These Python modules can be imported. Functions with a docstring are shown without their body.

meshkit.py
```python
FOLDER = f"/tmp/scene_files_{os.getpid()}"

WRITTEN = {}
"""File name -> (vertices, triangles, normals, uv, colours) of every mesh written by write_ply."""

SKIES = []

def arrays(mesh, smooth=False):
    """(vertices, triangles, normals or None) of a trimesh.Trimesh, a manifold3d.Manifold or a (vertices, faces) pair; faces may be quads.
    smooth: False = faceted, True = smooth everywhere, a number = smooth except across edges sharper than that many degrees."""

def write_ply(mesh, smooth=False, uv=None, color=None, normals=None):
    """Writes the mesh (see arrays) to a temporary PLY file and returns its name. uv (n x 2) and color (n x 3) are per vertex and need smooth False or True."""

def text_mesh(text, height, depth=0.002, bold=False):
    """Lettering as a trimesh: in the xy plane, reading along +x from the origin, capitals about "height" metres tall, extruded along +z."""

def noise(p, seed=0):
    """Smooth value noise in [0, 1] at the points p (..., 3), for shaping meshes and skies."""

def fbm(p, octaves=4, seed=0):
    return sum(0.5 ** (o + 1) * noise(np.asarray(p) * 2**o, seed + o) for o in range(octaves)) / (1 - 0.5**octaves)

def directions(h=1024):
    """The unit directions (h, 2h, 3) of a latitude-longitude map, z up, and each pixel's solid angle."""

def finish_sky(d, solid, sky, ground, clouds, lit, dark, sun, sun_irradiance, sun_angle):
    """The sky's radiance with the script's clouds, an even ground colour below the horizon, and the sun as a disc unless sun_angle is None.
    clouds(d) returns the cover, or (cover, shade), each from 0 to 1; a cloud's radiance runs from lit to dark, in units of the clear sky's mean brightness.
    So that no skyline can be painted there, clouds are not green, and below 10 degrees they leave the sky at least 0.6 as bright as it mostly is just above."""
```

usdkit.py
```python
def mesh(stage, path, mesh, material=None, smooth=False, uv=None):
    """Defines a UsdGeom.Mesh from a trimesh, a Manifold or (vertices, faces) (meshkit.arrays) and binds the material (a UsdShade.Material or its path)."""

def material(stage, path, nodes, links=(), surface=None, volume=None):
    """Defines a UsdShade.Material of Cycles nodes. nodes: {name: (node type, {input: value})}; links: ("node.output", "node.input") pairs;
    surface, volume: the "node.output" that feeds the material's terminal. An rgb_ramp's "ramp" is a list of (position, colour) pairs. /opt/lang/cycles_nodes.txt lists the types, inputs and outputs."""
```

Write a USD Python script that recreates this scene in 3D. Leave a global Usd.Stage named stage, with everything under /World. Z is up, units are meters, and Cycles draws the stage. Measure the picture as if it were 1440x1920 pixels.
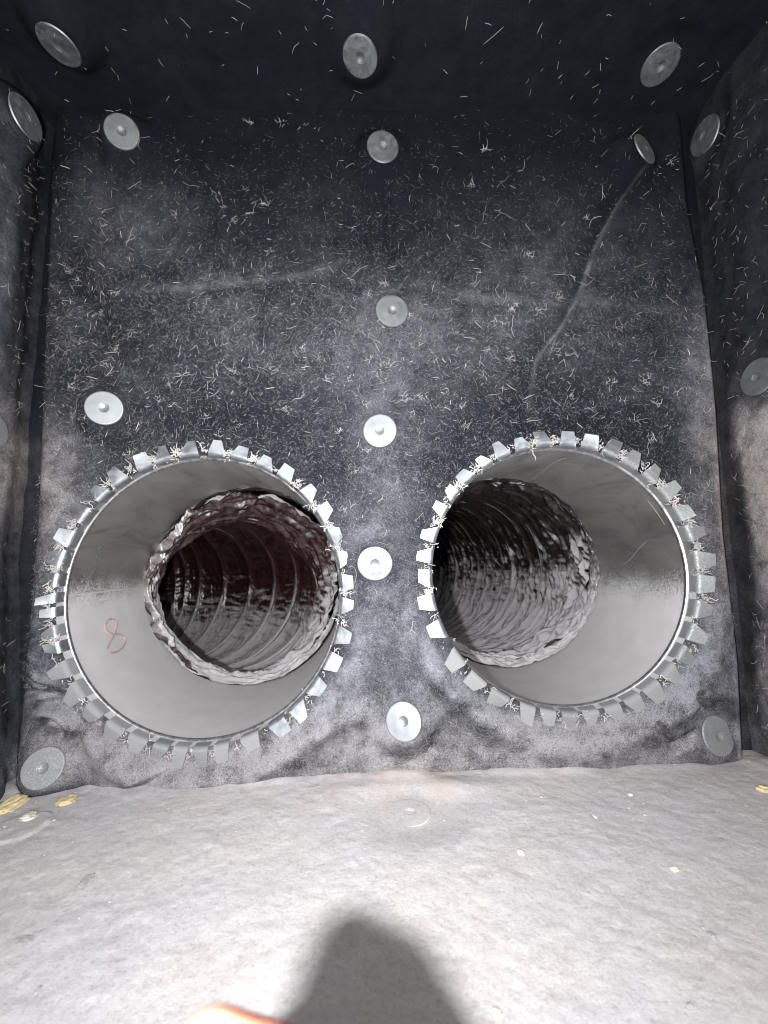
import math, random
import numpy as np
import trimesh
import usdkit, meshkit
from pxr import Usd, UsdGeom, UsdLux, UsdShade, Gf, Sdf, Vt

stage = Usd.Stage.CreateInMemory()
UsdGeom.SetStageUpAxis(stage, 'Z')
UsdGeom.SetStageMetersPerUnit(stage, 1.0)
UsdGeom.Xform.Define(stage, '/World')
UsdGeom.Scope.Define(stage, '/World/Looks')
rng = np.random.default_rng(7)

# ------------------------------------------------------------------ camera
F, CAM = 750.0, np.array([0.0, -0.355, 0.0])          # focal length in photo pixels (1440 wide), lens position
yc = np.array([730. - 720, 1040. - 960, F]); yc /= np.linalg.norm(yc)
zc = np.array([0, -1., 0]); zc -= zc @ yc * yc; zc /= np.linalg.norm(zc)
ROT = np.stack([np.cross(yc, zc), yc, zc])            # camera (right, down, forward) -> world
r_, d_, f_ = ROT @ [1, 0, 0], ROT @ [0, 1, 0], ROT @ [0, 0, 1]
cam = UsdGeom.Camera.Define(stage, '/World/camera')
cam.CreateHorizontalApertureAttr(36.0)
cam.CreateVerticalApertureAttr(48.0)
cam.CreateFocalLengthAttr(36.0 * F / 1440)
cam.CreateClippingRangeAttr(Gf.Vec2f(0.004, 50))
cam.CreateFStopAttr(13.0)
cam.CreateFocusDistanceAttr(0.37)
cam.CreateExposureAttr(0.0)
cam.AddTransformOp().Set(Gf.Matrix4d(*r_, 0, *(-d_), 0, *(-f_), 0, *CAM, 1))

# ------------------------------------------------------------------ light: the phone's torch beside the lens, even dome fill added to lift the shadows, with room light from the open side
FLASH = CAM + r_ * -0.0247 + d_ * 0.0178
fl = UsdLux.DiskLight.Define(stage, '/World/torch')
fl.CreateRadiusAttr(0.0042)
fl.CreateNormalizeAttr(True)
fl.CreateIntensityAttr(1.2)
fl.CreateColorAttr(Gf.Vec3f(0.985, 0.98, 1.0))
aim = f_ - 0.28 * d_; aim /= np.linalg.norm(aim)
side = np.cross(aim, [0, 0, 1.0]); side /= np.linalg.norm(side)
fl.AddTransformOp().Set(Gf.Matrix4d(*side, 0, *np.cross(-aim, side), 0, *(-aim), 0, *FLASH, 1))
room = usdkit.material(stage, '/World/Looks/room_fill_light', {'b': ('background_shader', {'color': (1, 0.98, 0.96), 'strength': 2.3})}, surface='b.background')
dome = UsdLux.DomeLight.Define(stage, '/World/room_fill_light')
UsdShade.MaterialBindingAPI.Apply(dome.GetPrim()).Bind(room)


def ray(px, py):
    return ROT @ np.array([px - 720., py - 960., F])


def at(px, py, y=0.0):
    """the point of the plane at depth y that the photograph shows at this pixel"""
    d = ray(px, py)
    return CAM + d * ((y - CAM[1]) / d[1])


def xz(px, py):
    p = at(px, py)
    return np.array([p[0], p[2]])


# ------------------------------------------------------------------ helpers
used = {}


def numbered(path):
    n = used.get(path, 0)
    used[path] = n + 1
    return path if n == 0 else f'{path}_{n:03d}'


def tag(o, label=None, cat=None, group=None, kind=None):
    for k, v in (('label', label), ('category', cat), ('group', group), ('kind', kind)):
        if v:
            o.SetCustomDataByKey(k, v)
    return o


def thing(name, label, cat, loc=(0, 0, 0), group=None):
    x = UsdGeom.Xform.Define(stage, numbered('/World/' + name))
    x.AddTranslateOp().Set(Gf.Vec3d(*map(float, loc)))
    return tag(x.GetPrim(), label, cat, group)


def obj(name, mesh, mat, parent=None, smooth=30, prim=None, origin=None):
    base = str(parent.GetPath()) if parent is not None else '/World'
    if origin is not None:
        v, f, _ = meshkit.arrays(mesh)
        mesh = (v - np.asarray(origin), f)
    m = usdkit.mesh(stage, numbered(base + '/' + name), mesh, mat, smooth)
    for k, v in (prim or {}).items():
        UsdGeom.PrimvarsAPI(m).CreatePrimvar(k, Sdf.ValueTypeNames.FloatArray, 'vertex').Set(Vt.FloatArray.FromNumpy(np.asarray(v, np.float32)))
    return m.GetPrim()


def grid_faces(n, m, wrap=False):
    i, j = np.meshgrid(np.arange(n - 1), np.arange(m if wrap else m - 1), indexing='ij')
    a, b = i * m + j, i * m + (j + 1) % m
    c, d = (i + 1) * m + (j + 1) % m, (i + 1) * m + j
    return np.stack([a, b, c, d], -1).reshape(-1, 4)


def tri(q):
    return np.vstack([q[:, [0, 1, 2]], q[:, [0, 2, 3]]])


def sstep(a, b, x):
    t = np.clip((x - a) / (b - a), 0, 1)
    return t * t * (3 - 2 * t)


def tube(pts, r, n=6):
    pts = np.asarray(pts, float)
    t = np.gradient(pts, axis=0)
    t /= np.linalg.norm(t, axis=1, keepdims=True) + 1e-12
    up = np.array([0.31, 0.2, 0.93])
    a = np.cross(t, up); a /= np.linalg.norm(a, axis=1, keepdims=True) + 1e-12
    b = np.cross(t, a)
    th = np.linspace(0, 2 * np.pi, n, endpoint=False)
    r = np.broadcast_to(np.asarray(r, float), len(pts))
    v = pts[:, None] + r[:, None, None] * (np.cos(th)[None, :, None] * a[:, None] + np.sin(th)[None, :, None] * b[:, None])
    return v.reshape(-1, 3), tri(grid_faces(len(pts), n, True))


def smooth_line(p, n=60):
    p = np.asarray(p, float)
    from scipy.interpolate import make_interp_spline
    s = np.r_[0, np.cumsum(np.linalg.norm(np.diff(p, axis=0), axis=1))]
    return make_interp_spline(s, p, k=min(3, len(p) - 1))(np.linspace(0, s[-1], n))


def seg_dist(x, z, line):
    """distance to a polyline, signed (+ on its right as it runs), and how far along (0..1)"""
    best, sign, along = np.full(x.shape, 9.0), np.zeros(x.shape), np.zeros(x.shape)
    n = len(line) - 1
    for k in range(n):
        a, b = line[k], line[k + 1]
        d = b - a; L = d @ d
        t = np.clip(((x - a[0]) * d[0] + (z - a[1]) * d[1]) / L, 0, 1)
        qx, qz = x - a[0] - t * d[0], z - a[1] - t * d[1]
        dist = np.hypot(qx, qz)
        m = dist < best
        best = np.where(m, dist, best)
        sign = np.where(m, np.sign(d[1] * qx - d[0] * qz), sign)
        along = np.where(m, (k + t) / n, along)
    return best, sign, along


def fbm2(x, z, s, o=4, seed=0):
    return meshkit.fbm(np.stack([x * s, z * s, np.full(np.shape(x), 3.7)], -1), o, seed) - 0.5


# ------------------------------------------------------------------ materials
def mat(name, nodes, links, surface='p.BSDF'):
    return usdkit.material(stage, '/World/Looks/' + name, nodes, links, surface=surface)


POS = ('geometry', {})


def liner_material():
    return mat('duct_liner_dusty', {
        'g': POS, 'd': ('attribute', {'attribute': 'dust'}), 't': ('attribute', {'attribute': 'tan'}),
        'n1': ('noise_texture', {'scale': 55.0, 'detail': 6.0, 'roughness': 0.7}),
        'n2': ('noise_texture', {'scale': 1100.0, 'detail': 3.0, 'roughness': 0.7, 'distortion': 1.5}),
        'r1': ('map_range', {'from_min': 0.3, 'from_max': 0.72, 'to_min': 0.25, 'to_max': 1.75, 'clamp': True}),
        'r2': ('map_range', {'from_min': 0.40, 'from_max': 0.66, 'to_min': 0.30, 'to_max': 1.65, 'clamp': True}),
        'm1': ('math', {'math_type': 'multiply'}), 'm2': ('math', {'math_type': 'multiply', 'use_clamp': True}),
        'dc': ('mix', {'color1': (0.30, 0.305, 0.345), 'color2': (0.42, 0.38, 0.355)}),
        'c': ('mix', {'color1': (0.0065, 0.0080, 0.0125)}),
        'bm': ('bump', {'strength': 0.7, 'distance': 0.0012}),
        'p': ('principled_bsdf', {'roughness': 0.9, 'specular_ior_level': 0.08}),
    }, [('g.position', 'n1.vector'), ('g.position', 'n2.vector'), ('n1.fac', 'r1.value'), ('n2.fac', 'r2.value'),
        ('r1.result', 'm1.value1'), ('r2.result', 'm1.value2'), ('m1.value', 'm2.value1'), ('d.fac', 'm2.value2'),
        ('t.fac', 'dc.fac'), ('dc.color', 'c.color2'), ('m2.value', 'c.fac'), ('c.color', 'p.base_color'),
        ('n2.fac', 'bm.height'), ('bm.normal', 'p.normal')])


def floor_material():
    return mat('settled_dust', {
        'g': POS, 't': ('attribute', {'attribute': 'tan'}),
        'n1': ('noise_texture', {'scale': 60.0, 'detail': 8.0, 'roughness': 0.8, 'distortion': 0.4}),
        'mp': ('mapping', {'scale': (430.0, 430.0, 430.0), 'rotation': (0.0, 0.0, 0.45)}),
        'n2': ('noise_texture', {'scale': 1.0, 'detail': 6.0, 'roughness': 0.8}),
        'n3': ('noise_texture', {'scale': 14.0, 'detail': 3.0}),
        'c1': ('rgb_ramp', {'ramp': [(0.25, (0.50, 0.485, 0.48)), (0.5, (0.60, 0.587, 0.585)), (0.75, (0.67, 0.657, 0.657))]}),
        'c2': ('rgb_ramp', {'ramp': [(0.28, (0.62, 0.60, 0.58)), (0.45, (0.92, 0.91, 0.91)), (0.6, (1.0, 1.0, 1.0)), (0.75, (1.12, 1.10, 1.08))]}),
        'c3': ('rgb_ramp', {'ramp': [(0.35, (1.0, 0.975, 0.965)), (0.65, (0.96, 0.965, 1.0))]}),
        'a': ('mix', {'mix_type': 'multiply', 'fac': 1.0}), 'b': ('mix', {'mix_type': 'multiply', 'fac': 1.0}),
        'tn': ('mix', {'color2': (0.56, 0.45, 0.36)}),
        'bm': ('bump', {'strength': 0.6, 'distance': 0.0011}),
        'p': ('principled_bsdf', {'roughness': 1.0, 'specular_ior_level': 0.1}),
    }, [('g.position', 'n1.vector'), ('g.position', 'mp.vector'), ('mp.vector', 'n2.vector'), ('g.position', 'n3.vector'),
        ('n1.fac', 'c1.fac'), ('n2.fac', 'c2.fac'), ('n3.fac', 'c3.fac'), ('c1.color', 'a.color1'), ('c2.color', 'a.color2'),
        ('a.color', 'b.color1'), ('c3.color', 'b.color2'), ('b.color', 'tn.color1'), ('t.fac', 'tn.fac'), ('tn.color', 'p.base_color'),
        ('n2.fac', 'bm.height'), ('bm.normal', 'p.normal')])


def zinc(name, tint, dust, rough=0.42, dust_col=(0.40, 0.40, 0.42)):
    return mat(name, {
        'g': POS, 'o': ('object_info', {}),
        'n1': ('noise_texture', {'scale': 160.0, 'detail': 5.0, 'roughness': 0.65}),
        'n2': ('noise_texture', {'scale': 900.0, 'detail': 4.0, 'roughness': 0.8}),
        'c1': ('rgb_ramp', {'ramp': [(0.3, tuple(0.78 * c for c in tint)), (0.7, tint)]}),
        'rr': ('map_range', {'from_min': 0.3, 'from_max': 0.7, 'to_min': rough - 0.1, 'to_max': rough + 0.12}),
        'df': ('map_range', {'from_min': 0.62 - 0.3 * dust, 'from_max': 0.8 - 0.25 * dust, 'to_min': 0.0, 'to_max': min(1.0, 0.35 + dust), 'clamp': True}),
        'pm': ('principled_bsdf', {'metallic': 1.0}), 'pd': ('principled_bsdf', {'base_color': dust_col, 'roughness': 0.95}),
        'mx': ('mix_closure', {}),
        'ng': ('map_range', {'from_min': -0.3, 'from_max': 0.9, 'to_min': 0.0, 'to_max': 0.10}),
        'sx': ('separate_xyz', {}), 'ad': ('math', {'math_type': 'add', 'use_clamp': True}),
    }, [('g.position', 'n1.vector'), ('g.position', 'n2.vector'), ('n1.fac', 'c1.fac'), ('c1.color', 'pm.base_color'), ('n1.fac', 'rr.value'), ('rr.result', 'pm.roughness'),
        ('n2.fac', 'df.value'), ('g.normal', 'sx.vector'), ('sx.z', 'ng.value'), ('ng.result', 'ad.value1'), ('df.result', 'ad.value2'),
        ('ad.value', 'mx.fac'), ('pm.BSDF', 'mx.closure1'), ('pd.BSDF', 'mx.closure2')], 'mx.closure')


def sleeve_material(name, lo, hi, stain):
    """galvanised sheet above, a coat of grey dust where the sheet faces up, thinning out in specks"""
    return mat(name, {
        'g': POS, 'sx': ('separate_xyz', {}),
        'n2': ('noise_texture', {'scale': 620.0, 'detail': 3.0, 'roughness': 0.8}),
        'n3': ('noise_texture', {'scale': 40.0, 'detail': 4.0}),
        'mp': ('mapping', {'scale': (30.0, 9.0, 30.0)}),
        'n1': ('noise_texture', {'scale': 1.0, 'detail': 8.0, 'roughness': 0.72, 'distortion': 0.8}),
        'c1': ('rgb_ramp', {'ramp': [(0.34, (0.32, 0.305, 0.285)), (0.5, (0.50, 0.48, 0.455)), (0.72, stain)]}),
        'rr': ('map_range', {'from_min': 0.3, 'from_max': 0.7, 'to_min': 0.38, 'to_max': 0.55}),
        's2': ('math', {'math_type': 'multiply_add', 'value2': 1.0, 'value3': -0.5}),
        's3': ('math', {'math_type': 'multiply_add', 'value2': 0.14, 'value3': -0.07}),
        'a1': ('math', {'math_type': 'add'}), 'a2': ('math', {'math_type': 'add'}),
        'df': ('map_range', {'range_type': 'smoothstep', 'from_min': lo, 'from_max': hi, 'to_min': 0.0, 'to_max': 1.0, 'clamp': True}),
        'dn': ('rgb_ramp', {'ramp': [(0.3, (0.54, 0.535, 0.535)), (0.7, (0.60, 0.595, 0.60))]}),
        'pm': ('principled_bsdf', {'metallic': 1.0}), 'pd': ('principled_bsdf', {'roughness': 0.95, 'specular_ior_level': 0.2}),
        'hz': ('map_range', {'from_min': 0.0, 'from_max': 1.0, 'to_min': 0.10, 'to_max': 1.0}), 'mx': ('mix_closure', {}),
    }, [('g.position', 'n2.vector'), ('g.position', 'n3.vector'), ('g.position', 'mp.vector'), ('mp.vector', 'n1.vector'), ('n1.fac', 'c1.fac'), ('c1.color', 'pm.base_color'),
        ('n1.fac', 'rr.value'), ('rr.result', 'pm.roughness'), ('g.normal', 'sx.vector'), ('n2.fac', 's2.value1'), ('n3.fac', 's3.value1'),
        ('s2.value', 'a1.value1'), ('s3.value', 'a1.value2'), ('a1.value', 'a2.value1'), ('sx.z', 'a2.value2'), ('a2.value', 'df.value'),
        ('n3.fac', 'dn.fac'), ('dn.color', 'pd.base_color'), ('df.result', 'hz.value'), ('hz.result', 'mx.fac'), ('pm.BSDF', 'mx.closure1'), ('pd.BSDF', 'mx.closure2')], 'mx.closure')


def film_material(name, base, lo, hi, dust, rough=0.31, spec=1.0):
    """dark shiny plastic film, dusty where it faces up"""
    return mat(name, {
        'g': POS, 'sx': ('separate_xyz', {}),
        'n2': ('noise_texture', {'scale': 75.0, 'detail': 7.0, 'roughness': 0.7, 'distortion': 1.5}),
        's2': ('math', {'math_type': 'multiply_add', 'value2': 0.6, 'value3': -0.3}), 'at': ('attribute', {'attribute': 'dust'}), 'a3': ('math', {'math_type': 'add'}),
        'a2': ('math', {'math_type': 'add'}),
        'df': ('map_range', {'range_type': 'smoothstep', 'from_min': lo, 'from_max': hi, 'to_min': 0.0, 'to_max': 0.96, 'clamp': True}),
        'nb': ('noise_texture', {'scale': 60.0, 'detail': 5.0, 'roughness': 0.6, 'distortion': 1.2}),
        'c1': ('rgb_ramp', {'ramp': [(0.35, tuple(0.35 * c for c in base)), (0.65, base)]}),
        'bm': ('bump', {'strength': 0.5, 'distance': 0.0015}),
        'pm': ('principled_bsdf', {'roughness': rough, 'specular_ior_level': spec}),
        'pd': ('principled_bsdf', {'base_color': dust, 'roughness': 0.85, 'specular_ior_level': 0.3}),
        'mx': ('mix_closure', {}),
    }, [('g.position', 'n2.vector'), ('g.position', 'nb.vector'), ('g.normal', 'sx.vector'), ('n2.fac', 's2.value1'), ('s2.value', 'a2.value1'), ('sx.z', 'a2.value2'),
        ('a2.value', 'a3.value1'), ('at.fac', 'a3.value2'), ('a3.value', 'df.value'), ('nb.fac', 'c1.fac'), ('c1.color', 'pm.base_color'), ('nb.fac', 'bm.height'), ('bm.normal', 'pm.normal'),
        ('df.result', 'mx.fac'), ('pm.BSDF', 'mx.closure1'), ('pd.BSDF', 'mx.closure2')], 'mx.closure')


def plain(name, c1, c2, scale=300.0, rough=0.9, **kw):
    return mat(name, {'g': POS, 'n': ('noise_texture', {'scale': scale, 'detail': 4.0}), 'c': ('rgb_ramp', {'ramp': [(0.35, c1), (0.65, c2)]}),
                      'bm': ('bump', {'strength': 0.5, 'distance': 0.001}), 'p': ('principled_bsdf', {'roughness': rough, **kw})},
               [('g.position', 'n.vector'), ('n.fac', 'c.fac'), ('c.color', 'p.base_color'), ('n.fac', 'bm.height'), ('bm.normal', 'p.normal')])


M_liner, M_floor = liner_material(), floor_material()
M_tab = zinc('zinc_tabs', (0.52, 0.565, 0.60), 0.15, 0.46)
M_tab_dusty = zinc('zinc_tabs_dusty', (0.46, 0.50, 0.52), 0.95, 0.5, (0.22, 0.225, 0.225))
M_tab_buried = zinc('zinc_under_lint', (0.36, 0.40, 0.41), 1.4, 0.55, (0.25, 0.255, 0.258))
M_pin = zinc('zinc_pins', (0.37, 0.395, 0.415), 0.35, 0.54, (0.33, 0.335, 0.34))
M_pin_dusty = plain('pin_under_dust', (0.42, 0.41, 0.43), (0.52, 0.50, 0.52), 250)
M_sleeve_l = sleeve_material('galvanised_sleeve_brown', -0.08, 0.08, (0.58, 0.53, 0.47))
M_sleeve_r = sleeve_material('galvanised_sleeve_grey', -0.02, 0.24, (0.56, 0.56, 0.53))
M_bead = zinc('bright_zinc_bead', (0.70, 0.71, 0.72), 0.05, 0.3)
M_film_l = film_material('film_wine', (0.036, 0.009, 0.009), 0.02, 0.72, (0.40, 0.385, 0.395))
M_film_r = film_material('film_brown', (0.014, 0.008, 0.008), -0.25, 0.60, (0.36, 0.35, 0.36), 0.40, 0.55)
M_edge = film_material('film_edge', (0.04, 0.035, 0.04), -0.5, 0.6, (0.52, 0.51, 0.52))
M_fibre = plain('lint', (0.26, 0.26, 0.28), (0.42, 0.415, 0.43), 90)
M_fibre_tan = plain('lint_cream', (0.44, 0.42, 0.40), (0.66, 0.62, 0.59), 90)
M_foam = plain('yellow_foam', (0.62, 0.50, 0.25), (0.74, 0.64, 0.38), 350)
M_red = plain('red_marker', (0.44, 0.25, 0.27), (0.54, 0.37, 0.385), 500)
M_pen = plain('black_pen', (0.05, 0.05, 0.05), (0.09, 0.09, 0.09), 500)
M_scratch = plain('scratched_metal', (0.5, 0.5, 0.49), (0.6, 0.6, 0.58), 500, 0.5)
M_crumb = plain('pale_crumb', (0.60, 0.55, 0.46), (0.72, 0.68, 0.60), 300)
M_speck = plain('dark_speck', (0.32, 0.315, 0.315), (0.42, 0.41, 0.41), 300)
M_skin = mat('skin', {'n': ('noise_texture', {'scale': 900.0, 'detail': 2.0}), 'g': POS, 'bm': ('bump', {'strength': 0.2, 'distance': 0.0005}),
                      'p': ('principled_bsdf', {'base_color': (0.28, 0.115, 0.075), 'roughness': 0.6, 'specular_ior_level': 0.05, 'subsurface_weight': 0.25, 'subsurface_scale': 0.006, 'subsurface_radius': (1.0, 0.3, 0.15)})},
             [('g.position', 'n.vector'), ('n.fac', 'bm.height'), ('bm.normal', 'p.normal')])
M_nail = plain('finger_nail', (0.82, 0.48, 0.38), (0.86, 0.55, 0.45), 100, 0.3)

# ------------------------------------------------------------------ where the collars and pins are
COL = [dict(c=np.array([-0.168, -0.0362]), e=np.array([-0.1842, -0.038]), R=0.1255, Re=0.1255),
       dict(c=np.array([0.152, -0.0166]), e=np.array([0.1463, -0.0204]), R=0.1145, Re=0.1200)]
DEPTH = 0.17
G = 'steel insulation pins holding the black liner'
PINS = [   # centre, normal, label, dusty
    ((-0.2788, -0.0649, 0.4258), (-0.156, 0.031, -0.987), 'round steel insulation pin on the black ceiling at far left', 0),
    ((-0.0256, -0.0503, 0.4312), (-0.119, -0.041, -0.992), 'round steel insulation pin in the middle of the black ceiling', 0),
    ((0.2444, -0.0355, 0.4387), (0.011, -0.131, -0.991), 'round steel insulation pin at the right of the black ceiling', 0),
    ((-0.3129, -0.0520, 0.3748), (0.97, -0.041, 0.026), 'steel insulation pin seen edge-on high on the left side wall', 0),
    ((0.3076, -0.0010, 0.4074), (-0.987, -0.107, -0.117), 'steel insulation pin seen edge-on high on the right side wall', 0),
    ((0.2432, -0.0104, 0.3844), (0.467, -0.876, 0.117), 'strongly tilted steel pin at the peak of the liner flap, upper right', 0),
    ((-0.2558, -0.0169, 0.4020), (0.276, -0.925, -0.261), 'steel pin at the upper left corner of the back wall', 0),
    ((-0.0062, -0.0098, 0.3907), (0.124, -0.986, -0.110), 'topmost steel pin of the middle column on the back wall', 0),
    ((0.0025, -0.0058, 0.2253), (0.119, -0.993, -0.026), 'second steel pin from the top in the middle column, lint stuck on it', 0),
    ((-0.2577, -0.0091, 0.1314), (0.364, -0.929, -0.071), 'steel pin on the back wall just above the left duct collar', 0),
    ((-0.0086, -0.0051, 0.1111), (-0.085, -0.996, -0.015), 'third steel pin of the middle column, just above the gap between collars', 0),
    ((-0.0124, -0.0079, -0.0078), (0.017, -0.962, -0.272), 'steel pin in the narrow gap between the two collars', 0),
    ((0.0115, -0.0079, -0.1371), (-0.280, -0.942, 0.184), 'bright steel pin at the bottom of the middle column above the floor', 0),
    ((-0.2841, -0.0104, -0.1743), (0.237, -0.902, 0.361), 'large dull steel pin in the lower left corner of the back wall', 1),
    ((0.2748, 0.0002, -0.1500), (0.227, -0.953, 0.199), 'dull grey steel pin in the lower right corner of the back wall', 1),
    ((0.3085, -0.0285, 0.1489), (-0.999, -0.010, 0.030), 'steel pin halfway up the right side wall beside tan dust', 0),
    ((-0.3434, -0.0220, 0.1077), (0.991, 0.086, 0.102), 'dust-rimmed steel pin cut off by the frame halfway up the left wall', 1),
    ((-0.3206, -0.0229, -0.1782), (0.750, 0.238, 0.617), 'sliver of a steel pin low on the left wall, cut off by the frame', 1),
    ((0.0146, -0.0452, -0.1846), (-0.043, -0.014, 0.999), 'insulation pin lying buried under pale dust on the floor', 2),
]
PR = 0.0155
BACK_PINS = [p for p in PINS if abs(p[1][1]) > 0.8]

LEFT_EDGE = np.array([xz(95, 230), xz(78, 600), xz(65, 950), xz(45, 1200), xz(22, 1440)])
RIGHT_EDGE = np.array([xz(1296, 380), xz(1330, 560), xz(1350, 760), xz(1364, 1000), xz(1392, 1240), xz(1402, 1430)])


def edge_x(line, z):
    o = np.argsort(line[:, 1])
    return np.interp(z, line[o, 1], line[o, 0])


FLAP = smooth_line([xz(*p) for p in ((1216, 312), (1172, 362), (1138, 420), (1113, 475), (1096, 525), (1072, 575), (1040, 630), (1013, 662), (998, 710), (985, 780))], 26)
FLAP2 = np.array([xz(*p) for p in ((1215, 312), (1250, 345), (1290, 385), (1320, 420))])
CREASE_R = np.array([xz(*p) for p in ((790, 535), (900, 562), (1040, 572), (1180, 578), (1310, 590))])
CREASE_L = np.array([xz(*p) for p in ((215, 560), (330, 553), (440, 545), (590, 522), (650, 490))])
FOLD_ROOT = np.array([xz(*p) for p in ((560, 1400), (660, 1345), (720, 1352), (800, 1345), (880, 1310))])
FOLD_LOW = np.array([xz(*p) for p in ((225, 1500), (260, 1475), (330, 1440), (400, 1418))])
VALLEY = np.array([xz(*p) for p in ((95, 440), (150, 560), (205, 650), (330, 800))])
SEAM = np.array([xz(*p) for p in ((722, 305), (730, 420), (742, 545))])
FOLD_LR = np.array([xz(*p) for p in ((1300, 1300), (1330, 1340), (1360, 1390))])
FOLD_LR2 = np.array([xz(*p) for p in ((1225, 1355), (1262, 1400), (1300, 1370))])


def ring(x, z, k):
    dx, dz = x - COL[k]['c'][0], z - COL[k]['c'][1]
    return np.hypot(dx, dz) - COL[k]['R'], np.arctan2(dz, dx)


def wall_height(x, z):
    """how far the liner of the back wall bulges towards the room"""
    h = 0.017 * fbm2(x, z, 8, 4, 1) + 0.0030 * fbm2(x, z, 45, 4, 2)
    # liner flap at the upper right: its left edge is a torn step
    d, s, a = seg_dist(x, z, FLAP)
    h += np.where(s > 0, -1, 1) * 0 + 0.0050 * (1 - 0.5 * a) * np.where(s < 0, np.exp(-(d / 0.07) ** 2), 0) * sstep(0, 0.0028, d)
    h -= 0.003 * np.where(s > 0, np.exp(-(d / 0.012) ** 2), 0)
    d, s, a = seg_dist(x, z, FLAP2)
    h -= 0.004 * np.where(s < 0, np.exp(-(d / 0.02) ** 2), 0)
    for line, amp, w in ((CREASE_R, .0035, .007), (CREASE_L, .004, .006), (FOLD_ROOT, .005, .009)):
        d, s, a = seg_dist(x, z, line)
        h += amp * np.exp(-(d / w) ** 2) * np.sin(np.pi * np.clip(a, 0.04, 0.96))
    d, s, a = seg_dist(x, z, VALLEY)
    h -= 0.011 * np.exp(-(d / 0.018) ** 2) * np.sin(np.pi * np.clip(a, .05, .95))
    d, s, a = seg_dist(x, z, SEAM)
    h -= 0.0055 * np.exp(-(d / 0.0040) ** 2) * np.sin(np.pi * np.clip(a, .1, .9))
    d, s, a = seg_dist(x, z, FOLD_LOW)
    h -= 0.006 * np.exp(-(d / 0.004) ** 2) - 0.004 * np.exp(-(d / 0.02) ** 2)
    for line in (FOLD_LR, FOLD_LR2):
        d, s, a = seg_dist(x, z, line)
        h += 0.005 * np.exp(-(d / 0.02) ** 2) - 0.009 * np.exp(-(d / 0.003) ** 2)
    # crumpled liner in the lower left corner
    w = np.exp(-(((x + 0.285) / 0.05) ** 2 + ((z + 0.11) / 0.06) ** 2))
    u = (x * 0.55 + z * 0.83)
    h += w * 0.019 * (np.abs(fbm2(u + 0.25 * fbm2(x, z, 14, 2, 9), x * 0.22, 42, 3, 5)) * 3 - 0.35)
    # under the collars the liner puffs out
    for k in (0, 1):
        q, an = ring(x, z, k)
        low = sstep(0.25, -0.75, np.sin(an))
        n = np.clip(1 + 2.4 * fbm2(x, z, 26, 4, 11 + k), 0, 2.2)
        h += 0.007 * low * n * np.exp(-((q - 0.027) / 0.012) ** 2)
        ease = sstep(0.010, 0.021, q)
        h = h * ease + 0.0005 * fbm2(x, z, 120, 2, 4) * (1 - ease)
    # pressed flat under the pins
    for c, n, *_ in BACK_PINS:
        dx, dz = x - c[0], z - c[2]
        q = np.hypot(dx, dz)
        target = -(c[1] - (n[0] * dx + n[2] * dz) / n[1]) - 0.0022
        w = sstep(0.036, 0.015, q)
        h = h * (1 - w) + np.clip(target, -0.02, 0.03) * w
    return h


def px(x, z, y=0.0):
    p = np.stack([x, np.full_like(x, y), z], -1) - CAM
    c = p @ ROT
    return 720 + F * c[..., 0] / c[..., 2], 960 + F * c[..., 1] / c[..., 2]


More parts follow.
